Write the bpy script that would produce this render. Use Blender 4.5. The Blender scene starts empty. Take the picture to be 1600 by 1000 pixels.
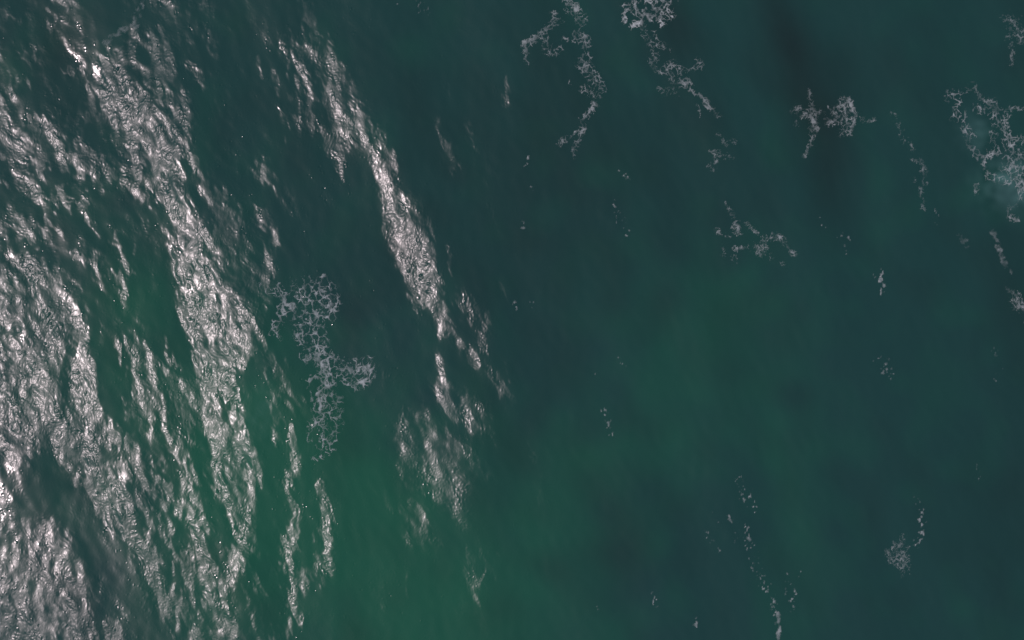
import bpy, math
import numpy as np
from mathutils import Vector

scene = bpy.context.scene
M_PER = 0.032            # metres of sea per map unit; the map is 1600 x 1000 units, origin top left
CAM_H = 80.0

# ------------------------------------------------------------------ camera
cam_data = bpy.data.cameras.new('camera')
cam_data.sensor_width = 36.0
cam_data.lens = 18.0 / (800 * M_PER / CAM_H)
cam_data.clip_end = 20000.0
cam = bpy.data.objects.new('camera', cam_data)
scene.collection.objects.link(cam)
cam.location = (0, 0, CAM_H)
scene.camera = cam

# ------------------------------------------------------------------ sky and sun
SUN_ZEN = math.radians(27.0)
SUN_AZ = Vector((-0.985, -0.15)).normalized()
sun_dir = Vector((SUN_AZ.x * math.sin(SUN_ZEN), SUN_AZ.y * math.sin(SUN_ZEN), math.cos(SUN_ZEN)))
world = bpy.data.worlds.new('World'); scene.world = world; world.use_nodes = True
wn = world.node_tree.nodes; wl = world.node_tree.links
sky = wn.new('ShaderNodeTexSky'); sky.sky_type = 'NISHITA'; sky.sun_disc = False
sky.sun_elevation = math.pi / 2 - SUN_ZEN
sky.sun_rotation = math.atan2(sun_dir.x, sun_dir.y)
sky.dust_density = 1.5
bg = wn['Background']; bg.inputs['Strength'].default_value = 0.06
wl.new(sky.outputs['Color'], bg.inputs['Color'])
sun_data = bpy.data.lights.new('sun', 'SUN')
sun_data.energy = 2.4; sun_data.angle = math.radians(0.53); sun_data.color = (1.0, 0.82, 0.845)
sun = bpy.data.objects.new('sun', sun_data); scene.collection.objects.link(sun)
sun.rotation_euler = sun_dir.to_track_quat('Z', 'Y').to_euler()
sun.location = sun_dir * 80

vs = scene.view_settings
vs.view_transform = 'Standard'; vs.look = 'None'; vs.gamma = 1.0; vs.use_curve_mapping = False
vs.exposure = 0.0

# ------------------------------------------------------------------ numeric helpers
def sstep(a, b, x):
    t = np.clip((x - a) / (b - a), 0, 1)
    return t * t * (3 - 2 * t)

def seg_dist(U, V, pts):
    """distance to a polyline and the fraction along it"""
    d2 = np.full(U.shape, 1e18)
    if len(pts) == 1:
        return np.hypot(U - pts[0][0], V - pts[0][1])
    for (x0, y0), (x1, y1) in zip(pts[:-1], pts[1:]):
        dx, dy = x1 - x0, y1 - y0
        L = dx * dx + dy * dy + 1e-9
        t = np.clip(((U - x0) * dx + (V - y0) * dy) / L, 0, 1)
        d2 = np.minimum(d2, (U - x0 - t * dx) ** 2 + (V - y0 - t * dy) ** 2)
    return np.sqrt(d2)

def poly_sd(U, V, pts):
    d = seg_dist(U, V, list(pts) + [pts[0]])
    ins = np.zeros(U.shape, bool)
    n = len(pts)
    for i in range(n):
        x0, y0 = pts[i]; x1, y1 = pts[(i + 1) % n]
        if y0 == y1: continue
        c = ((y0 > V) != (y1 > V)) & (U < (x1 - x0) * (V - y0) / (y1 - y0) + x0)
        ins ^= c
    return np.where(ins, -d, d)

def hash2(ix, iy, seed):
    h = (ix.astype(np.int64) * 374761393 + iy.astype(np.int64) * 668265263 + seed * 2147483647) & 0xffffffff
    h = ((h ^ (h >> 13)) * 1274126177) & 0xffffffff
    h = ((h ^ (h >> 16)) * 2246822519) & 0xffffffff
    return ((h ^ (h >> 15)) & 0xffffff) / float(0xffffff)

def vnoise(x, y, seed):
    ix = np.floor(x); iy = np.floor(y)
    fx = x - ix; fy = y - iy
    fx = fx * fx * (3 - 2 * fx); fy = fy * fy * (3 - 2 * fy)
    a = hash2(ix, iy, seed); b = hash2(ix + 1, iy, seed)
    c = hash2(ix, iy + 1, seed); d = hash2(ix + 1, iy + 1, seed)
    return (a * (1 - fx) + b * fx) * (1 - fy) + (c * (1 - fx) + d * fx) * fy

def fbm(x, y, seed, octv=4):
    s = 0; a = 0.5; t = 0
    for i in range(octv):
        s = s + a * vnoise(x, y, seed + i * 17); t += a; a *= 0.5; x = x * 2.03 + 5.2; y = y * 2.03 + 1.7
    return s / t

def cells(x, y, seed):
    """edge distance (F2 - F1) of a jittered cell pattern"""
    ix = np.floor(x); iy = np.floor(y)
    f1 = np.full(x.shape, 9.0); f2 = np.full(x.shape, 9.0)
    for dx in (-1, 0, 1):
        for dy in (-1, 0, 1):
            cx = ix + dx; cy = iy + dy
            px = cx + hash2(cx, cy, seed); py = cy + hash2(cx, cy, seed + 91)
            d = np.hypot(px - x, py - y)
            f2 = np.minimum(f2, np.maximum(f1, d)); f1 = np.minimum(f1, d)
    return f2 - f1

# ------------------------------------------------------------------ the sea surface, fine grid
U0, U1, V0, V1 = -70.0, 1670.0, -70.0, 1070.0
NX = 1656
STEP = (U1 - U0) / NX
NY = int(round((V1 - V0) / STEP))
gu = U0 + np.arange(NX) * STEP
gv = V1 - np.arange(NY) * STEP                    # row 0 is the near (south) edge: world y grows with the row
GU, GV = np.meshgrid(gu, gv)
kx = 2 * np.pi * np.fft.fftfreq(NX, d=STEP * M_PER)[None, :]
ky = 2 * np.pi * np.fft.fftfreq(NY, d=STEP * M_PER)[:, None]
K = np.hypot(kx, ky)
rng = np.random.default_rng(7)

def spectral(l0, l1, along=None, spread=1.0, power=0.0, seed=None):
    """random field with wavelengths l0..l1 (metres); crests run along `along` degrees below the horizontal, down to the right"""
    r = np.random.default_rng(seed)
    w = np.fft.fft2(r.standard_normal((NY, NX)))
    lam = 2 * np.pi / np.maximum(K, 1e-6)
    band = sstep(l0 * 0.75, l0, lam) * (1 - sstep(l1, l1 * 1.4, lam)) * np.maximum(K, 1e-6) ** power
    if along is not None:
        a = math.radians(along)
        nx_, ny_ = math.sin(a), math.cos(a)       # across the crests, world axes (y up)
        c = (kx * nx_ + ky * ny_) / np.maximum(K, 1e-6)
        s2 = 1 - np.clip(c * c, 0, 1)
        band = band * np.exp(-s2 / (2 * spread * spread))
    f = w * band
    h = np.real(np.fft.ifft2(f))
    sx = np.real(np.fft.ifft2(1j * kx * f)); sy = np.real(np.fft.ifft2(1j * ky * f))
    return h, math.sqrt(float((sx ** 2 + sy ** 2).mean())), float(h.std())

def ripples(l0, l1, along, spread, power, seed):
    h, s, _ = spectral(l0, l1, along, spread, power, seed)
    return h / s                                  # unit rms slope

def noise_field(l0, l1, along=None, spread=1.0, seed=0):
    h, _, sd = spectral(l0 * M_PER, l1 * M_PER, along, spread, -1.0, seed)
    return h / sd                                 # unit deviation

# ---- where the water is ruffled: (points, half width, strength, softness) in map units
RUFF_POLY = [
 # the big ruffled face at the upper left
 ([(138,120),(165,92),(188,70),(215,45),(232,40),(262,62),(276,84),(268,130),(264,172),(290,148),(300,205),(288,250),(283,290),(300,335),(270,330),(232,312),(207,298),(204,250),(198,214),(178,198),(150,180),(139,158)], 0.95, 8),
 # face below it and its long tail
 ([(268,330),(300,335),(338,395),(352,440),(392,470),(402,520),(392,560),(384,540),(380,600),(370,640),(388,672),(398,730),(398,850),(386,892),(352,922),(345,908),(374,842),(352,800),(332,760),(330,690),(312,645),(288,622),(262,596),(288,600),(302,590),(305,545),(287,505),(286,468),(308,452),(273,425),(273,398),(294,400),(298,378)], 0.82, 8),
 # lower left: large bright field
 ([(-60,405),(66,407),(88,432),(99,460),(127,488),(123,540),(104,575),(90,600),(100,650),(150,700),(152,735),(118,745),(60,702),(20,742),(-60,760)], 1.0, 9),
 ([(130,525),(148,560),(155,622),(152,640),(181,682),(163,694),(122,640),(104,600),(110,570)], 1.0, 6),
 ([(108,745),(172,745),(182,772),(201,800),(196,832),(176,842),(140,800)], 0.85, 7),
 ([(70,808),(106,828),(127,855),(147,890),(172,914),(187,944),(196,1000),(205,1070),(-60,1070),(-60,880),(28,862),(22,822)], 0.50, 14),
 # long strand in the middle
 ([(574,246),(590,262),(611,270),(618,328),(641,345),(666,372),(681,402),(686,440),(692,472),(706,502),(690,500),(672,470),(652,480),(640,450),(621,410),(606,370),(595,312),(584,272)], 0.78, 6),
 # left edge, upper
 ([(-60,160),(30,178),(60,205),(108,232),(172,252),(176,276),(120,280),(100,252),(60,250),(-60,215)], 0.62, 9),
]
RUFF = [
 ([(82,3),(118,4)],8,.9),([(78,36),(122,41)],6,.8),([(108,66)],6,.9),([(98,108),(122,110)],7,.75),
 ([(0,73),(52,90)],7,.7),([(24,133)],13,.7),([(48,205),(100,238)],10,.75),([(104,182),(165,202)],9,.4),
 ([(-50,120),(0,150)],10,.5),([(-40,300),(0,280)],9,.6),
 ([(240,2),(274,8)],6,.95),([(300,5),(340,20)],9,.35),([(318,40),(332,80)],9,.5),([(296,98),(316,128)],8,.6),([(332,150),(345,205)],7,.22),
 ([(262,20),(300,60)],12,.3),
 ([(20,275),(58,303),(95,312)],10,.85),([(96,304),(112,318),(131,325)],6,1.2),([(105,290),(128,297)],5,.6),
 ([(18,350),(50,356)],10,.75),([(40,374),(55,382)],8,.55),([(-40,345),(2,346)],8,.8),([(66,350),(90,364)],8,.45),([(20,372),(60,395)],8,.3),
 ([(140,358),(164,378)],8,.65),([(122,400),(138,404)],7,.6),([(176,368),(206,420)],10,.6),([(176,430),(198,466)],7,.6),([(150,400),(160,440)],8,.3),([(128,452)],8,.3),
 ([(190,275),(206,302),(226,312)],4,1.0),([(268,315),(290,372)],8,.8),([(225,345),(228,380)],5,.35),
 ([(274,402),(280,424),(297,440)],6,1.5),([(302,452),(312,450)],5,1.2),([(280,480),(287,505)],6,1.2),([(290,510),(304,540)],6,1.1),
 ([(300,252),(312,268),(325,302)],6,.65),([(338,300),(352,320),(375,352)],11,.6),([(352,345),(400,420)],16,.42),([(375,330),(392,400)],10,.4),
 ([(405,340),(426,372),(426,410),(415,445),(405,470)],10,.5),([(398,420),(420,470)],14,.35),
 ([(190,540),(206,560),(215,600),(222,640)],8,.9),([(238,552),(270,574)],10,.75),([(228,575),(250,560)],8,.6),([(236,604),(256,650),(270,682)],8,.6),([(270,590),(292,640),(290,690)],10,.55),
 ([(282,700),(300,742),(306,790)],10,.6),([(212,700),(232,745)],10,.55),([(170,670),(186,692)],8,.8),([(180,720),(198,748)],7,.5),([(235,690),(262,748)],8,.5),
 ([(318,640),(340,690)],10,.6),([(355,560),(368,590)],10,.5),([(390,500),(402,540)],10,.6),
 ([(190,752),(204,785)],7,.6),([(240,752),(250,785)],8,.75),([(262,752),(268,775)],6,.6),([(280,752),(290,775)],6,.6),([(200,800),(208,850)],8,.4),
 ([(276,792),(312,812)],11,.5),([(304,832),(326,880),(315,902)],10,.8),([(326,900),(332,912)],7,.6),
 ([(216,852),(238,865),(240,900),(260,945),(266,1010)],10,.6),([(265,850),(277,872),(270,892)],4,.5),([(267,912),(268,940)],4,.6),
 ([(300,945),(318,1010)],9,.5),([(345,938),(366,1010)],9,.5),([(382,925),(402,965)],9,.5),([(395,980),(412,1010)],9,.5),([(200,930),(222,1000)],12,.35),
 ([(398,700),(410,760)],3,.5),([(398,750),(400,820)],3,.5),
 ([(0,165),(40,192),(90,200)],10,.75),([(20,220),(70,240)],10,.75),([(60,255),(110,262)],9,.75),([(110,215),(150,235)],9,.6),([(0,235),(30,262)],8,.6),([(160,240),(185,262)],10,.6),
 ([(130,262),(170,272)],10,.8),([(155,175),(175,200)],9,.5),([(150,120),(145,165)],6,.8),([(0,20),(40,32)],6,.4),
 ([(215,545),(232,580)],9,.7),([(225,600),(240,640)],9,.55),([(205,640),(235,700)],10,.55),([(250,640),(285,720)],12,.55),([(200,690),(225,760)],9,.6),
 ([(222,770),(236,840)],9,.5),([(255,790),(262,840)],8,.45),([(290,860),(300,930)],9,.5),([(180,850),(210,900)],10,.45),([(275,930),(290,1000)],9,.5),([(325,920),(345,1000)],9,.5),([(240,950),(248,1000)],9,.6),
 ([(310,330),(330,380)],10,.5),([(345,360),(370,440)],12,.55),([(380,400),(395,450)],10,.55),([(325,300),(345,345)],8,.55),([(405,430),(412,480)],12,.55),([(372,460),(410,500)],10,.6),
 # strands of the upper middle
 ([(478,5),(488,38),(510,72)],9,.5),([(432,45),(450,80)],8,.18),([(454,88),(470,125),(488,152)],9,.62),
 ([(476,78),(508,118),(520,165),(525,210),(534,248)],10,.78),([(528,98),(552,148),(570,190)],9,.55),([(552,178),(578,222),(580,252)],9,.75),
 ([(432,118),(442,178),(450,212)],6,.5),([(401,88),(410,122)],3,.6),([(478,165),(486,202)],7,.4),([(545,180),(560,235)],9,.35),
 ([(590,200),(605,245),(612,262)],5,.5),([(612,235),(618,255)],5,.45),
 ([(692,120),(700,150)],4,.4),([(683,178),(698,222),(712,272)],7,.5),([(728,195),(741,240)],6,.4),([(792,122),(790,165)],5,.75),
 ([(404,258),(418,280),(434,302)],10,.6),([(445,288),(454,336)],5,.4),([(533,250),(538,272)],5,.6),([(608,255),(612,280)],6,.4),
 ([(620,288),(630,312)],5,.4),([(642,300),(656,340)],7,.4),([(668,338),(680,400),(684,440)],4,.6),([(700,384),(706,432)],2.5,.5),([(640,430),(650,488)],6,.7),
 ([(720,460),(732,500)],6,.55),([(742,468),(762,508)],5,.45),([(785,440),(798,478)],4,.35),([(775,330),(778,360)],3,.3),([(760,255),(770,320)],7,.18),
 ([(470,0),(482,30)],8,.55),([(445,60),(470,105)],10,.45),([(490,60),(530,120)],11,.5),([(500,110),(540,190)],12,.5),([(455,150),(470,200)],9,.4),([(560,215),(585,255)],9,.6),([(505,200),(520,240)],7,.4),
 ([(625,320),(650,360)],9,.6),([(655,380),(672,440)],10,.8),([(665,440),(690,490)],9,.8),
 ([(650,655),(690,720),(720,770)],20,.42),([(625,690),(650,750)],12,.35),([(690,680),(740,740)],14,.38),([(660,740),(690,790)],12,.45),([(700,770),(735,820)],12,.32),([(640,790),(660,850)],12,.35),([(755,860),(770,890)],9,.45),([(735,900),(745,930)],8,.35),
 # middle
 ([(403,510),(424,560),(430,605),(432,692)],7,.45),([(414,548),(446,598),(466,632)],10,.4),([(455,680),(462,728),(446,752)],8,.55),
 ([(689,500),(692,526)],8,.9),([(704,520),(722,545),(745,570)],7,.85),([(750,515),(760,546)],5,.7),([(686,558),(694,592)],5,1.1),([(772,580),(796,622)],9,.6),
 ([(690,612),(722,640),(745,660)],18,.62),([(715,640),(728,655)],11,.8),([(752,632),(768,690)],8,.4),([(768,630)],7,.4),
 ([(590,560),(604,600)],6,.25),([(642,640),(648,660)],5,.4),([(622,655),(628,675)],6,.4),
 ([(640,668),(646,740)],8,.4),([(655,670),(680,690),(692,710)],12,.28),([(660,690),(700,770)],16,.34),([(672,765),(700,785)],10,.4),([(700,700),(740,720),(765,745)],10,.35),([(720,700),(724,715)],5,.6),
 ([(450,752),(460,800),(458,842)],7,.8),([(499,762),(512,808),(513,868),(516,892)],6,.95),([(486,902),(500,880)],8,.6),
 ([(448,850),(455,902),(458,955),(472,972)],10,.62),([(478,895),(488,920)],9,.6),([(420,868),(426,892)],6,.3),([(444,860),(446,890)],5,.4),([(488,835),(490,850)],4,.5),
 ([(402,905),(412,930)],6,.45),([(430,980),(436,1005)],7,.5),([(445,975),(452,992)],6,.45),([(404,985),(410,1005)],8,.5),([(505,880),(508,910)],5,.4),
 ([(652,788),(666,820)],8,.5),([(625,798),(636,858)],8,.45),([(590,765),(612,795)],8,.25),([(700,800),(726,832)],8,.3),([(635,880),(637,935)],4,.35),([(684,838),(688,850)],5,.35),
 ([(744,905),(774,878)],6,.55),([(732,855),(734,930)],5,.3),([(536,955),(542,975)],8,.2),([(600,945),(612,965)],7,.25),([(735,950),(750,972)],8,.25),([(715,930),(722,960)],8,.2),
 ([(830,708),(845,740)],7,.22),([(842,775),(852,792)],6,.25),([(808,800),(812,812)],5,.2),
]
HOLES = [   # smooth gaps inside the ruffled faces
 ([(15,522),(60,536)],11,.9),([(255,128),(262,190)],5,.75),([(150,205),(156,240)],10,.8),([(185,215),(198,250)],9,.8),
 ([(246,70),(255,62)],7,.7),([(186,88),(196,108)],6,.6),([(345,520),(372,522)],6,.6),([(372,580),(388,620)],9,.9),([(345,640),(366,668)],8,.8),
 ([(352,690),(378,735)],6,.5),([(75,705),(118,738)],14,.75),([(100,570),(104,640)],7,.7),([(345,800),(362,830)],7,.5),([(20,640),(60,690)],6,.35),
 ([(40,480),(80,478)],6,.5),([(330,450),(352,470)],7,.35),([(300,290),(330,370)],8,.75),
 ([(112,50),(150,104)],15,.85),([(60,112),(118,150)],14,.65),([(60,332),(140,345)],13,.7),([(0,312),(40,330)],11,.7),([(0,388),(80,396)],8,.8),([(140,290),(180,340)],14,.7),([(40,150),(70,165)],9,.6),([(0,110),(8,150)],9,.5),
 # the smooth dark band across the lower left
 ([(20,745),(70,770),(110,790),(140,828),(165,868),(182,905),(202,948),(236,1000),(260,1050)],26,1.1),
 ([(0,760),(60,775)],22,.9),([(138,930),(152,968),(160,1000)],5,.8),([(0,930),(25,985),(35,1010)],9,.7),
 ([(-10,800),(30,840)],16,.6),([(40,900),(60,940)],9,.4),
]
ruff = np.zeros((NY, NX))
def window(pts, pad):
    xs = [p[0] for p in pts]; ys = [p[1] for p in pts]
    i0 = max(0, int((min(xs) - pad - U0) / STEP)); i1 = min(NX, int((max(xs) + pad - U0) / STEP) + 2)
    j0 = max(0, int((V1 - max(ys) - pad) / STEP)); j1 = min(NY, int((V1 - min(ys) + pad) / STEP) + 2)
    return slice(j0, j1), slice(i0, i1)

# ragged edges: the distance field is read through a warp
wu = noise_field(9, 70, 68, 0.5, 31) * 5.0
wv = noise_field(12, 90, 68, 0.6, 32) * 8.0
for pts, st, soft in RUFF_POLY:
    w = window(pts, 40)
    d = poly_sd(GU[w] + wu[w], GV[w] + wv[w], pts)
    ruff[w] = np.maximum(ruff[w], st * (0.72 * sstep(soft, -soft, d) + 0.28 * sstep(soft * 3.2, -soft * 1.5, d)))
for pts, hw, st in RUFF:
    w = window(pts, hw * 3 + 30)
    d = seg_dist(GU[w] + wu[w] * min(1, hw / 9), GV[w] + wv[w] * min(1, hw / 9), pts)
    ruff[w] = np.maximum(ruff[w], st * (0.75 * sstep(hw * 1.5, hw * 0.3, d) + 0.25 * sstep(hw * 2.8, 0, d)))
for pts, hw, st in HOLES:
    w = window(pts, hw * 2 + 30)
    d = seg_dist(GU[w] + wu[w], GV[w] + wv[w], pts)
    ruff[w] *= 1 - np.clip(st, 0, 1) * sstep(hw * 1.5, hw * 0.6, d)
# gusty break-up along the run of the waves
gust = noise_field(10, 60, 66, 0.7, 41); gust2 = noise_field(30, 200, 65, 0.6, 42); clump = noise_field(28, 130, 40, 0.9, 45)
ruff = np.clip(ruff * np.clip(0.90 + 0.30 * gust + 0.16 * gust2 + 0.32 * clump * sstep(420, 200, GU) * sstep(1000, 300, GV + 0.5 * GU), 0.03, 1.7), 0, 1.6)
# faint ruffling everywhere, more towards the left
amb = np.clip(0.04 + 0.09 * gust + 0.06 * gust2, 0, 1) * sstep(820, 200, GU) + 0.02
ruff = np.maximum(ruff, amb)

# ---- height: ripples, chop, and swell faces that lean to the light
w_flat = np.exp(-((GU - 30) / 150) ** 2 - ((GV - 230) / 170) ** 2)
rip_steep = ripples(0.135, 0.7, 68, 0.8, -0.5, 51)
rip_diag = ripples(0.135, 0.7, 30, 0.8, -0.5, 52)
rip_any = ripples(0.13, 0.30, None, 1, 0.0, 53)
rip_up = ripples(0.135, 0.7, -42, 0.8, -0.5, 56)
w_up = np.clip(np.exp(-((GU - 215) / 75) ** 2 - ((GV - 160) / 110) ** 2) + .6 * np.exp(-((GU - 60) / 120) ** 2 - ((GV - 560) / 150) ** 2), 0, 1)
w_st = np.clip(1 - w_flat - w_up, 0, 1)
rip = (rip_steep * w_st + rip_diag * w_flat + rip_up * w_up) / np.sqrt(w_st ** 2 + w_flat ** 2 + w_up ** 2) + rip_any * 0.5
def swirl(f, du, dv):
    x = np.clip((GU + du - U0) / STEP, 0, NX - 1.01); y = np.clip((V1 - GV - dv) / STEP, 0, NY - 1.01)
    i = x.astype(np.int32); j = y.astype(np.int32); fx = x - i; fy = y - j
    return (f[j, i] * (1 - fx) + f[j, i + 1] * fx) * (1 - fy) + (f[j + 1, i] * (1 - fx) + f[j + 1, i + 1] * fx) * fy
rip = swirl(rip, noise_field(45, 160, None, 1, 71) * 4, noise_field(45, 160, None, 1, 72) * 4)
rsd = rip.std(); rip = rip + 0.22 * (rip * rip / rsd - rsd)      # crests sharper than troughs
fine = noise_field(7, 30, 66, 0.8, 43)
calm = noise_field(24, 120, 66, 0.8, 44)
rip = rip * np.clip(0.95 + 0.40 * fine, 0.15, 2.2) * np.clip(0.95 + 0.45 * calm, 0.2, 2.0)
chop = ripples(0.6, 2.4, 66, 0.6, -1.2, 54)
swell = ripples(3.5, 11.0, 70, 0.30, -1.5, 55)
soft = np.real(np.fft.ifft2(np.fft.fft2(ruff) * np.exp(-(K * 10 * M_PER) ** 2 / 2)))      # ripples reach a little past each gust
feather = sstep(430, 560, GU) * 0.65
lean_r = ruff * (1 - feather) + soft * feather * 1.15
lean = (0.07 + 0.15 * np.clip(GU, 0, 900) / 800) * np.clip(lean_r, 0, 1.2) * 1.85 - 0.03
TROUGH = [(118,792),(132,815),(150,840),(172,875),(190,912),(208,952),(240,1005),(264,1055)]
d_tr = seg_dist(GU + 0.5 * wu, GV, TROUGH)
sxk = np.fft.fft2(-lean * SUN_AZ.x); syk = np.fft.fft2(-lean * SUN_AZ.y)
face = np.real(np.fft.ifft2((-1j * kx * sxk - 1j * ky * syk) / (K ** 2 + 0.15 ** 2)))
edge = sstep(U0, U0 + 30, GU) * sstep(U1, U1 - 30, GU) * sstep(V0, V0 + 30, GV) * sstep(V1, V1 - 30, GV)
spread_r = np.clip(0.55 * ruff + 0.6 * soft, 0, 1.5)
amp = 0.008 + (0.068 + 0.060 * np.clip(GU, 0, 900) / 800) * spread_r
spark = sstep(1.5, 2.4, noise_field(5, 22, 66, 0.8, 81)) * np.clip(0.55 + 0.6 * gust2, 0, 1.5) * (sstep(880, 420, GU) * 0.30 + 0.03)   # stray steep wavelets
H = (amp * rip + spark * rip_any) * edge + chop * (0.018 + 0.058 * spread_r) * (0.35 + 0.65 * edge) + swell * 0.028 + face
rough = 0.13 + 0.22 * sstep(0.05, 0.55, 0.6 * ruff + 0.4 * soft)
glint = 0.15 * sstep(0.06, 0.5, spread_r)
# the smooth band keeps a fine breeze on it, which dulls it without ripples
rough = np.maximum(rough, 0.285 * sstep(56, 8, d_tr))

# ---- what colours the water: greener silt, deeper dark water, air bubbles
def blob(u, v, ru, rv, s, ang=0.0):
    a = math.radians(ang); c, q = math.cos(a), math.sin(a)
    du = (GU - u) * c + (GV - v) * q; dv = -(GU - u) * q + (GV - v) * c
    return s * np.exp(-(du / ru) ** 2 - (dv / rv) ** 2)
silt = np.zeros((NY, NX))
for b in [(640,900,210,200,.88),(280,600,220,260,.2),(1150,560,220,200,.12),(470,780,160,130,.65),(420,640,120,120,.5),(220,480,70,90,.35),(330,900,120,150,.55),(890,800,130,140,.35),
          (1060,480,120,110,.28),(1130,620,120,120,.22),(1240,820,60,180,.25),(700,1050,260,120,.4),(980,700,160,80,.15),(300,650,160,150,.35),(120,480,160,200,.18),(1560,270,60,70,.1)]:
    silt += blob(*b)
cl1 = noise_field(60, 320, None, 1, 61); cl2 = noise_field(70, 400, 60, 0.7, 62)
silt = np.clip(silt + 0.07 * cl1, 0, 1.2)
deep = np.zeros((NY, NX))
for b in [(1225,60,32,120,.62,-15),(1290,220,38,120,.58,-10),(970,850,110,70,.25,-20),(700,250,200,200,.12),(930,330,230,300,.22),(1050,40,40,60,.3),(545,500,60,110,.2),(760,860,60,160,.15),
          (1590,600,60,500,.22),(1330,120,90,60,.2),(1150,150,180,120,.10),(100,50,60,50,.2)]:
    deep += blob(*b)
deep = np.clip(deep + 0.07 * cl2, 0, 1)
air = blob(1566,285,34,30,.30) + blob(1530,205,26,34,.14) + blob(1598,290,20,40,.22) + blob(400,640,30,50,.06)
air = np.clip(0.85 * air * np.clip(0.7 + 0.30 * cl2 + 0.3 * noise_field(16, 80, None, 1, 63), 0, 2), 0, 1)

def sample(field, u, v):
    x = np.clip((u - U0) / STEP, 0, NX - 1.001); y = np.clip((V1 - v) / STEP, 0, NY - 1.001)
    i = x.astype(int); j = y.astype(int); fx = x - i; fy = y - j
    return (field[j, i] * (1 - fx) + field[j, i + 1] * fx) * (1 - fy) + (field[j + 1, i] * (1 - fx) + field[j + 1, i + 1] * fx) * fy

# ---- one sheet: the fine grid, then ever wider rows out to the horizon
def ring(n, start, far):
    t = np.arange(1, n + 1) / n
    return start * (np.exp(t * math.log(far / start)) - 1) + start * t
NR = 30
out = ring(NR, 0.05, 6000.0)
split = int((860 - U0) / STEP)                    # open water to the right carries no fine ripples: every third column will do
cols = np.concatenate([np.arange(split), np.arange(split, NX, 3)])
xs_f = (gu[cols] - 800) * M_PER; ys_f = (500 - gv) * M_PER
xs = np.concatenate([xs_f[0] - out[::-1], xs_f, xs_f[-1] + out])
ys = np.concatenate([ys_f[0] - out[::-1], ys_f, ys_f[-1] + out])
X, Y = np.meshgrid(xs, ys)
def pad(f): return np.pad(f[:, cols], NR, mode='edge')
dist = np.maximum(np.maximum(xs_f[0] - X, X - xs_f[-1]), np.maximum(ys_f[0] - Y, Y - ys_f[-1]))
Z = pad(H) * np.exp(-np.maximum(dist, 0) / 12)
farm = sstep(-1.1, 0.0, dist)
lit = sstep(4, -18, X) * 0.95 + 0.05               # the wind lies on the sunward side out there too
ruff_p = pad(ruff * edge); rough_p = pad(rough) * (1 - farm) + (0.15 + 0.12 * lit) * farm
nx, ny = len(xs), len(ys)
co = np.stack([X, Y, Z], -1).reshape(-1, 3).astype(np.float32)
idx = np.arange(nx * ny).reshape(ny, nx)
quads = np.stack([idx[:-1, :-1], idx[:-1, 1:], idx[1:, 1:], idx[1:, :-1]], -1).reshape(-1, 4)

def grid_mesh(name, co, quads, attrs):
    me = bpy.data.meshes.new(name)
    me.vertices.add(len(co)); me.vertices.foreach_set('co', np.ascontiguousarray(co, np.float32).ravel())
    n = len(quads)
    me.loops.add(n * 4); me.loops.foreach_set('vertex_index', np.ascontiguousarray(quads, np.int32).ravel())
    me.polygons.add(n); me.polygons.foreach_set('loop_start', np.arange(0, n * 4, 4, dtype=np.int32))
    me.polygons.foreach_set('use_smooth', np.ones(n, bool))
    for k, a in attrs.items():
        at = me.attributes.new(k, 'FLOAT', 'POINT'); at.data.foreach_set('value', np.ascontiguousarray(a, np.float32).ravel())
    me.update(calc_edges=True)
    return me

# ------------------------------------------------------------------ materials
def new_mat(name):
    m = bpy.data.materials.new(name); m.use_nodes = True
    return m, m.node_tree.nodes, m.node_tree.links
def attr(n, name):
    a = n.new('ShaderNodeAttribute'); a.attribute_name = name; return a.outputs['Fac']
def mixc(n, l, fac, a, b):
    m = n.new('ShaderNodeMix'); m.data_type = 'RGBA'
    if isinstance(fac, float): m.inputs['Factor'].default_value = fac
    else: l.new(fac, m.inputs['Factor'])
    for s, v in ((m.inputs['A'], a), (m.inputs['B'], b)):
        if isinstance(v, tuple): s.default_value = v + (1,)
        else: l.new(v, s)
    return m.outputs['Result']

wm, n, l = new_mat('sea_water')
p = n['Principled BSDF']
col = mixc(n, l, attr(n, 'silt'), (0.0138, 0.0550, 0.0510), (0.0140, 0.0970, 0.0590))
col = mixc(n, l, attr(n, 'deep'), col, (0.012, 0.026, 0.026))
col = mixc(n, l, attr(n, 'air'), col, (0.16, 0.36, 0.34))
l.new(col, p.inputs['Base Color'])
l.new(attr(n, 'breeze'), p.inputs['Roughness'])
p.inputs['IOR'].default_value = 1.333
l.new(attr(n, 'glint'), p.inputs['Coat Weight']); p.inputs['Coat Roughness'].default_value = 0.16; p.inputs['Coat IOR'].default_value = 1.333
tc = n.new('ShaderNodeTexCoord')
mp = n.new('ShaderNodeMapping'); mp.inputs['Rotation'].default_value = (0, 0, math.radians(-22)); mp.inputs['Scale'].default_value = (3.2, 1.3, 1)
l.new(tc.outputs['Object'], mp.inputs['Vector'])
nt = n.new('ShaderNodeTexNoise'); nt.inputs['Scale'].default_value = 1.0; nt.inputs['Detail'].default_value = 3
l.new(mp.outputs['Vector'], nt.inputs['Vector'])
bp = n.new('ShaderNodeBump'); bp.inputs['Distance'].default_value = 0.12
mp3 = n.new('ShaderNodeMapping'); mp3.inputs['Rotation'].default_value = (0, 0, math.radians(-22)); mp3.inputs['Scale'].default_value = (0.45, 0.13, 1)
l.new(tc.outputs['Object'], mp3.inputs['Vector'])
nt3 = n.new('ShaderNodeTexNoise'); nt3.inputs['Scale'].default_value = 1.0; nt3.inputs['Detail'].default_value = 5
l.new(mp3.outputs['Vector'], nt3.inputs['Vector'])
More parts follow.
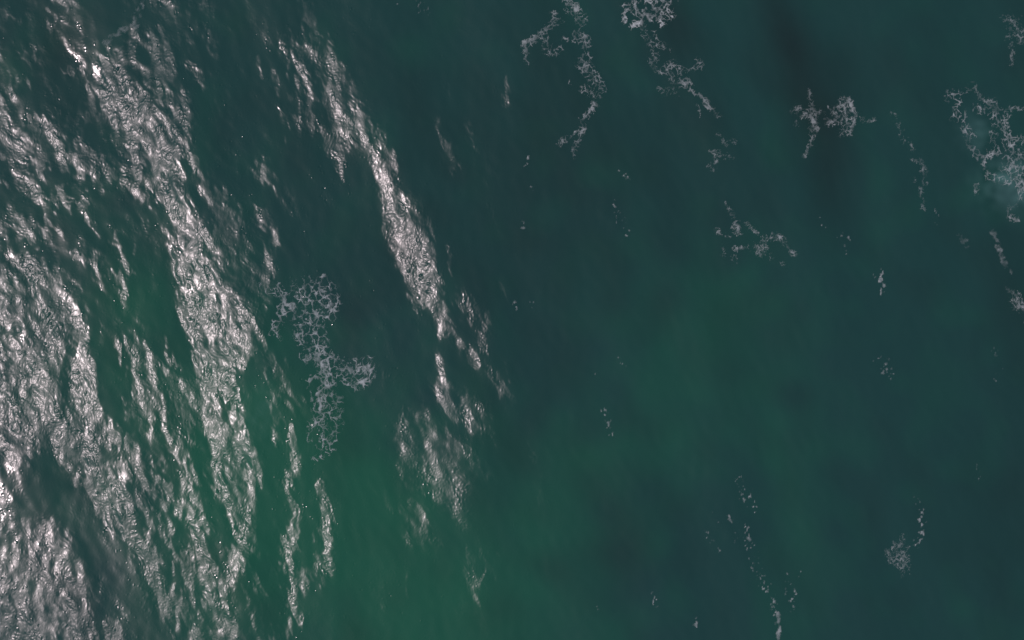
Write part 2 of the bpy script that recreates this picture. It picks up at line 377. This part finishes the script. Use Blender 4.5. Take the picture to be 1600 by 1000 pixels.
mr = n.new('ShaderNodeMapRange'); mr.inputs['From Min'].default_value = 0.44; mr.inputs['From Max'].default_value = 0.62; mr.inputs['To Min'].default_value = 0.05; mr.inputs['To Max'].default_value = 0.75
l.new(nt3.outputs['Fac'], mr.inputs['Value'])
gm = n.new('ShaderNodeMath'); gm.operation = 'MULTIPLY'; l.new(attr(n, 'open_sea'), gm.inputs[0]); l.new(mr.outputs['Result'], gm.inputs[1])
l.new(gm.outputs[0], bp.inputs['Strength']); l.new(nt.outputs['Fac'], bp.inputs['Height'])
mp2 = n.new('ShaderNodeMapping'); mp2.inputs['Rotation'].default_value = (0, 0, math.radians(-22)); mp2.inputs['Scale'].default_value = (9, 5, 7)
l.new(tc.outputs['Object'], mp2.inputs['Vector'])
nt2 = n.new('ShaderNodeTexNoise'); nt2.inputs['Scale'].default_value = 1.0; nt2.inputs['Detail'].default_value = 1.5
l.new(mp2.outputs['Vector'], nt2.inputs['Vector'])
bp2 = n.new('ShaderNodeBump'); bp2.inputs['Distance'].default_value = 0.010
l.new(attr(n, 'ruffle'), bp2.inputs['Strength']); l.new(nt2.outputs['Fac'], bp2.inputs['Height']); l.new(bp.outputs['Normal'], bp2.inputs['Normal'])
l.new(bp2.outputs['Normal'], p.inputs['Normal']); l.new(bp2.outputs['Normal'], p.inputs['Coat Normal'])

sea_me = grid_mesh('sea_water', co, quads, {'silt': pad(silt), 'deep': pad(deep), 'air': pad(air), 'breeze': rough_p, 'open_sea': farm * lit, 'ruffle': np.clip(ruff_p, 0, 1), 'glint': pad(glint * edge) + 0.08 * farm * lit})
sea_me.materials.append(wm)
sea = bpy.data.objects.new('sea_water', sea_me); scene.collection.objects.link(sea)
sea['kind'] = 'structure'
sea['label'] = 'dark teal sea with ruffled sunlit streaks on the left'

fm, n, l = new_mat('sea_foam')
p = n['Principled BSDF']
tc = n.new('ShaderNodeTexCoord'); nt = n.new('ShaderNodeTexNoise'); nt.inputs['Scale'].default_value = 9; nt.inputs['Detail'].default_value = 4
l.new(tc.outputs['Object'], nt.inputs['Vector'])
l.new(mixc(n, l, nt.outputs['Fac'], (0.48, 0.55, 0.56), (0.72, 0.82, 0.82)), p.inputs['Base Color'])
p.inputs['Roughness'].default_value = 0.75; p.inputs['Specular IOR Level'].default_value = 0.15
tr = n.new('ShaderNodeBsdfTransparent'); mx = n.new('ShaderNodeMixShader')
l.new(attr(n, 'thickness'), mx.inputs['Fac']); l.new(tr.outputs[0], mx.inputs[1]); l.new(p.outputs[0], mx.inputs[2])
l.new(mx.outputs[0], n['Material Output'].inputs['Surface'])

# ------------------------------------------------------------------ foam patches: lace, trails and flecks lying on the water
def foam_film(strokes, cell, mode, op, seed, holes, net):
    """how thick the foam lies: threads that wander along each stroke, lace hung between them"""
    xs_ = [q[0] for s in strokes for q in s[0]]; ys_ = [q[1] for s in strokes for q in s[0]]
    pd = max(s[1] for s in strokes) * 2 + 10
    g = 1.0 if mode == 'flecks' else 0.8
    u = np.arange(min(xs_) - pd, max(xs_) + pd, g); v = np.arange(max(ys_) + pd, min(ys_) - pd, -g)
    FU, FV = np.meshgrid(u, v)
    w1 = fbm(FU / 20, FV / 20, seed, 5) - .5; w2 = fbm(FU / 20, FV / 20, seed + 300, 5) - .5
    x1 = fbm(FU / 7, FV / 7, seed + 40, 3) - .5; x2 = fbm(FU / 7, FV / 7, seed + 70, 3) - .5
    low = fbm(FU / 12, FV / 12, seed + 9, 3); mid = fbm(FU / 5, FV / 5, seed + 13, 3)
    M = np.zeros(FU.shape); T = np.zeros(FU.shape)
    for pts, hw, st in strokes:
        k = 6 + 1.6 * min(hw, 9)
        uu = FU + w1 * k + x1 * 5; vv = FV + w2 * k + x2 * 5
        d = seg_dist(uu, vv, pts)
        M = np.maximum(M, st * sstep(hw * 1.9 + 1, 0, d))
        tw = (0.15 + 0.05 * hw) * st * np.clip(5 * low - 1.6, 0, 2.0)
        T = np.maximum(T, sstep(tw + .8, tw * .4, d) * sstep(.30, .55, st * (.5 * low + .5 * mid + .08)) * min(1, .5 * st + .35))
    for (hu, hv, r) in holes:
        hm = sstep(r * .7, r * 1.2, np.hypot(FU - hu + w1 * 5, FV - hv + w2 * 5))
        M *= hm; T *= hm
    if mode == 'lace':
        a = cells((FU + w1 * 12 + x1 * 9) / cell, (FV + w2 * 12 + x2 * 9) / (cell * 1.2), seed)
        b = cells((FU - w2 * 9 + x2 * 7) / (cell * .5), (FV + w1 * 9 + x1 * 7) / (cell * .6), seed + 5)
        score = M * (2.1 * low)
        wd = np.clip((.125 if net else .10) * score - .02, 0, .3)
        gate = sstep(.12, .45, score) if net else sstep(.30, .68, score * (.45 + 1.1 * mid))
        D = sstep(wd + .085, wd * .3, a) * gate
        D = np.maximum(D, (.12 if net else .30) * sstep(wd * .9 + .10, wd * .25, b) * sstep(.45, .8, score * (.4 + 1.2 * mid)))
        D = np.maximum(D, T)
        D = np.maximum(D, (.5 if net else 1) * sstep(1.35, 2.2, score * (.5 + mid)))
        D = np.maximum(D, .75 * sstep(.80 - .22 * M, .92 - .22 * M, fbm(FU / 2.6, FV / 3.0, seed + 21, 2)) * sstep(.08, .35, M))
    elif mode == 'trail':
        D = np.maximum(T * .8, sstep(.35, .9, M * (.2 + 1.5 * mid)))
    else:                                           # flecks
        f = fbm(FU / 3.0, FV / 4.0, seed + 9, 2)
        D = sstep(.84 - .30 * M, .95 - .26 * M, f) * sstep(.1, .4, M)
    D = np.clip(D, 0, 1) * (np.clip(1.6 * mid + .2, .3, 1.2) if net else np.clip(2.4 * mid - .35, .12, 1.3))
    thick = np.clip(D * op * (.66 if net else .58) * np.clip(2.2 * low - .35, .12, 1.2), 0, .97)
    return FU, FV, D, thick

def foam(name, label, cat, strokes, cell=9.0, mode='lace', op=0.8, seed=1, group=None, holes=(), net=False):
    FU, FV, D, TH = foam_film(strokes, cell, mode, op, seed, holes, net)
    keep_v = TH > 0.02
    kq = keep_v[:-1, :-1] | keep_v[:-1, 1:] | keep_v[1:, 1:] | keep_v[1:, :-1]
    nr, nc = FU.shape
    ids = np.arange(nr * nc).reshape(nr, nc)
    qd = np.stack([ids[:-1, :-1], ids[:-1, 1:], ids[1:, 1:], ids[1:, :-1]], -1)[kq]
    used, inv = np.unique(qd, return_inverse=True)
    qd = inv.reshape(-1, 4)
    fu = FU.ravel()[used]; fv = FV.ravel()[used]; dn = D.ravel()[used]
    z = sample(H, fu, fv) + 0.012 + 0.03 * dn
    cu, cv = fu.mean(), fv.mean()
    c = np.stack([(fu - cu) * M_PER, (cv - fv) * M_PER, z], -1)
    me = grid_mesh(name, c, qd, {'thickness': TH.ravel()[used]})
    me.materials.append(fm)
    o = bpy.data.objects.new(name, me); scene.collection.objects.link(o)
    o.location = ((cu - 800) * M_PER, (500 - cv) * M_PER, 0)
    o['label'] = label; o['category'] = cat
    if group: o['group'] = group
    return o

GF = 'foam drifting on the sea'
foam('foam_patch', 'large lacy net of pale foam beside the bright ruffled streaks, left of centre', 'foam', [
 ([(434,452),(446,472),(436,498),(428,516)],6,.85),([(440,468),(464,490),(458,502)],6,.8),([(428,500),(440,526)],4,.6),([(398,440),(425,458),(452,470)],4,.45),
 ([(470,452),(500,448),(518,462),(512,485),(490,500),(498,520)],15,.62),([(482,452),(478,478),(484,505)],13,.62),([(505,455),(510,500)],10,.55),([(460,500),(468,528),(484,546)],6,.8),([(485,500),(508,540)],8,.65),
 ([(470,530),(500,546),(520,560),(540,574)],8,.9),([(538,575),(560,578),(572,572),(573,590),(556,600)],9,.95),([(535,585),(548,600)],8,.6),
 ([(482,558),(504,566),(513,585),(506,620),(503,650),(494,662)],9,1.05),([(478,602),(484,592),(502,588)],4,.75),([(516,600),(527,640),(526,670),(516,692)],9,.75),
 ([(510,630),(506,690)],9,.7),([(520,605),(510,620)],6,.8),([(482,660),(484,692)],4,.6),([(490,716),(510,710)],4,.55),([(484,612),(486,624)],3,.5),([(498,700),(518,690)],6,.4)],
 cell=12, op=.56, seed=3, group=GF, net=True)
foam('foam_patch', 'slanting foam scrawl with a small knot below it, top centre', 'foam', [
 ([(872,28),(850,48),(836,60),(818,72)],4.5,1.15),([(818,70),(822,96)],4,.7),([(850,66),(858,82),(870,80)],7,.7),([(863,20),(885,18)],4,.65),([(840,62),(830,66)],5,.9)], cell=9, op=.46, seed=11, group=GF, net=True)
foam('foam_trail', 'long thin foam trail bending to the lower left, upper centre', 'foam trail', [
 ([(888,0),(904,20),(909,38)],8,.72),([(903,50),(910,60),(916,74)],5,1.15),([(915,80),(923,92)],3,.5),([(912,100),(925,114),(935,127)],8,.85),([(935,127),(942,140)],5,.7),
 ([(912,140),(935,150)],6,.6),([(937,150),(930,165),(922,178),(908,195),(906,215),(895,243)],4.5,.95),([(900,208),(875,226)],3.5,.65),([(880,60),(900,64)],3,.55),([(890,128),(900,134)],3,.5)], cell=8, op=.48, seed=15, group=GF, net=True)
foam('foam_patch', 'dense white foam clot with curling tendrils, cut off by the top edge', 'foam', [
 ([(984,-12),(990,2),(1002,14),(1013,20)],9,1.35),([(1013,18),(1005,26),(998,35),(989,38)],4.5,1.35),([(1020,4),(1042,22)],10,.95),([(1010,-14),(1040,-4)],14,1.0),([(986,10),(972,10)],3,.9),([(985,12),(973,22),(975,32)],3,.8),
 ([(1025,28),(1035,42)],3,.85)], cell=8, op=.78, seed=19, group=GF, net=True, holes=[(1002,9,5.5),(1015,9,5),(997,-2,5),(1020,18,3)])
foam('foam_trail', 'broken foam trail running down right below the white clot', 'foam trail', [
 ([(1004,38),(1006,52)],4,.8),([(1004,60),(1014,70)],5,.9),([(1020,50),(1026,62)],4,.4),([(1028,72),(1044,75)],5,.65),([(1017,97),(1028,112),(1040,118)],3.5,.95),([(1022,80),(1026,94)],4,.6),
 ([(1044,106),(1053,100)],6,1.0),([(1041,110),(1049,126)],5,1.0),([(1056,133),(1076,130)],6,1.05),([(1034,140),(1056,142)],5,.65),([(1064,112),(1090,106),(1090,95)],5,.7),
 ([(1080,140),(1097,150),(1110,168),(1123,180)],3,1.2),([(1092,165),(1094,180)],3,.4)], cell=8, op=.42, seed=23, group=GF, net=True)
foam('foam_patch', 'faint foam crumbs just past the lower end of the broken trail', 'foam', [
 ([(1124,212),(1135,226)],3.5,.65),([(1138,219),(1148,221)],3.5,.8),([(1112,238),(1142,246)],6,.6),([(1108,262),(1116,265)],4,.6),([(1120,240),(1115,262)],5,.5)], cell=6, op=.42, seed=24, group=GF)
foam('foam_patch', 'clump of foam flecks with a dense curved right rim, upper right', 'foam', [
 ([(1262,144),(1271,162)],4,.75),([(1239,180),(1252,168)],5.5,.85),([(1266,172),(1282,176)],7,1.0),([(1254,182),(1264,185)],5,.9),([(1245,196)],5,.8),([(1272,188),(1270,210),(1266,225),(1258,242)],4.5,.85),
 ([(1301,168),(1305,176)],5,1.0),([(1290,190),(1312,184)],6,.85),([(1318,155),(1330,162),(1337,175),(1336,190),(1328,207)],5,1.1),([(1318,164),(1322,182),(1320,202)],10,.72),([(1284,182),(1290,186)],4,.7),
 ([(1345,185),(1352,188),(1365,184)],3,.8)], cell=7, op=.50, seed=27, group=GF)
foam('foam_patch', 'big ragged foam arc breaking at the right edge, upper right', 'foam', [
 ([(1520,136),(1528,148),(1545,160),(1555,175),(1560,190)],4.5,1.3),([(1553,166),(1560,185),(1572,205),(1578,225),(1586,252)],8,.95),([(1482,152),(1500,142),(1518,140)],6,.5),([(1497,158),(1492,186)],5,.5),
 ([(1512,172),(1505,188),(1516,200)],3,.65),([(1508,200),(1515,225),(1521,236),(1535,245),(1545,238),(1558,240)],5,1.0),([(1520,205)],7,.9),([(1535,245),(1542,278)],5,.65),([(1525,168),(1536,176)],5,.75),([(1560,195),(1548,208)],5,.7),
 ([(1575,165),(1573,188)],4,.65),([(1580,216),(1604,222)],5,.9),([(1582,236),(1604,250)],7,1.05),([(1576,256),(1606,262)],10,.95),([(1590,275),(1606,290)],10,1.2),([(1594,290),(1596,312)],4,.7),([(1580,170),(1604,170)],3,.7),([(1524,288),(1524,302)],3,.7),
 ([(1553,275),(1575,282)],6,.6),([(1577,322),(1577,336),(1589,341)],3,1.0),([(1578,322),(1590,320)],3.5,1.0),([(1555,195),(1550,225)],7,.45)], cell=10, op=.55, seed=31, group=GF, net=True)
foam('foam_trail', 'thin foam thread ending in a hook, left of the big right foam arc', 'foam trail', [
 ([(1392,176),(1405,195),(1415,220),(1426,242)],4,.62),([(1420,248),(1433,255)],3,.6),([(1434,252),(1442,262),(1441,282),(1438,295)],4.5,1.05),([(1438,295),(1441,312),(1444,326)],3,.8),([(1428,282),(1436,284)],4,.8)], cell=7, op=.45, seed=35, group=GF)
foam('foam_patch', 'scatter of small foam curls, right of centre in the upper half', 'foam', [
 ([(1134,320),(1140,330),(1148,336)],4,.85),([(1152,345),(1155,362)],5.5,.95),([(1165,348),(1181,362)],4,.7),([(1121,362),(1132,374)],4,.8),([(1138,370)],5,.6),([(1152,388),(1168,388)],5,.75),([(1180,382),(1190,396)],6,.9),([(1195,370),(1194,386)],6,.75),
 ([(1210,364),(1222,380)],6.5,1.05),([(1225,380),(1240,394)],5,.85),([(1219,410)],5,.8),([(1130,388),(1130,398)],5,.5),([(1145,398),(1150,406)],5,.45),([(1200,400),(1206,406)],4,.5)], cell=6, op=.50, seed=39, group=GF)
foam('foam_patch', 'foam wedge cut by the right edge halfway up', 'foam', [
 ([(1572,452),(1586,464)],4,1.1),([(1586,466),(1606,486)],9,1.0),([(1594,480),(1604,498)],6,.7)], cell=7, op=.5, seed=43, group=GF)
foam('foam_patch', 'single compact grey foam clump, lower right', 'foam', [
 ([(1387,866),(1391,872)],6,1.1),([(1405,852),(1407,872),(1413,890)],9,.95),([(1408,838),(1408,850)],4,.7),([(1397,848),(1399,856)],4,.7),([(1414,880),(1414,896)],6,1.0),([(1402,880)],7,.8)], cell=6, op=.52, seed=47, group=GF)
foam('foam_trail', 'short foam streak leaving through the bottom edge, right of centre', 'foam trail', [
 ([(1214,960),(1217,985),(1222,1008)],3.2,1.0),([(1210,972),(1212,978)],3,.6)], cell=5, mode='trail', op=.48, seed=51, group=GF)
foam('foam_patch', 'dim foam speckle in the top right corner', 'foam', [
 ([(1578,28),(1588,45),(1596,60)],9,.75),([(1574,60),(1580,60)],5,.8),([(1582,72),(1582,100)],4,.6),([(1592,30),(1602,50)],8,.6)], cell=7, op=.40, seed=55, group=GF)
foam('foam_trail', 'faint foam streak slanting above the right edge wedge', 'foam trail', [
 ([(1550,362),(1557,382),(1565,398),(1573,416)],4.5,.85),([(1580,420),(1584,430)],3,.6)], mode='trail', op=.32, seed=59, group=GF)
foam('foam_trail', 'short dim foam smear left of the faint right streak', 'foam trail', [
 ([(1499,364),(1511,384)],5,.8)], mode='trail', op=.20, seed=63, group=GF)
foam('foam_trail', 'thin curved foam lip along a wave crest, upper left corner', 'foam trail', [
 ([(226,-14),(223,0),(220,25),(205,42),(185,52),(166,64)],5,.8),([(222,0),(219,24)],7,.6)], mode='trail', op=.24, seed=67, group=GF)
fl = foam('foam_flecks', 'tiny bright foam flecks strewn thinly over the open dark water', 'foam', [
 ([(1156,748),(1165,772),(1180,796)],7,.8),([(1110,798),(1120,815)],6,.5),([(1140,806),(1141,812)],3,1.2),([(1107,832),(1123,862)],5,.6),([(1168,828),(1176,860),(1177,884),(1190,910),(1200,925)],7,.9),([(1150,835),(1160,850)],8,.5),([(1208,935),(1214,958)],5,.7),
 ([(1232,898),(1230,930)],5,.75),([(1240,922),(1238,955)],5,.85),([(1248,885),(1250,900)],4,.5),
 ([(1432,780),(1440,812),(1436,838),(1430,852)],5,.85),
 ([(941,640),(948,655),(955,676)],4,1.0),([(965,560),(978,575)],4,.6),([(926,580),(930,590)],3,.5),
 ([(1372,566),(1390,575)],10,.62),([(1380,580),(1388,588)],6,.7),
 ([(1364,428),(1367,434)],3,.9),([(1374,428),(1379,442),(1379,456)],4.5,1.1),
 ([(1280,342),(1281,354)],4,.8),([(1287,344),(1288,358)],4,.6),([(1314,370),(1324,372)],4,.8),([(1320,386),(1320,394)],3.5,1.1),
 ([(972,270),(978,282)],4,.9),([(955,320),(978,370)],9,.45),([(825,250),(826,258)],4,.8),([(828,292),(834,302)],4,.8),([(818,350),(820,360)],4,.9),([(804,472),(808,480)],4,.9),([(829,470),(831,480)],4,.9),
 ([(1553,540),(1558,558)],4,.8),([(1564,580),(1554,600)],5,.6),([(1528,732),(1530,750)],4,.95),
 ([(1018,930),(1023,946)],4,.85),([(1086,965),(1089,978)],4,1.0),([(930,945),(934,950)],4,.7),([(988,945),(991,948)],4,.7),
 ([(1463,328),(1465,344)],4,.6),([(620,3),(630,-2)],4,.7),([(655,-6),(664,8),(668,16)],7,.55),([(652,22),(660,18)],4,.5)], mode='flecks', op=.58, seed=71)
fl['kind'] = 'stuff'
print('sea quads', len(quads), 'foam', sum(len(o.data.polygons) for o in scene.objects if o.name.startswith('foam')))
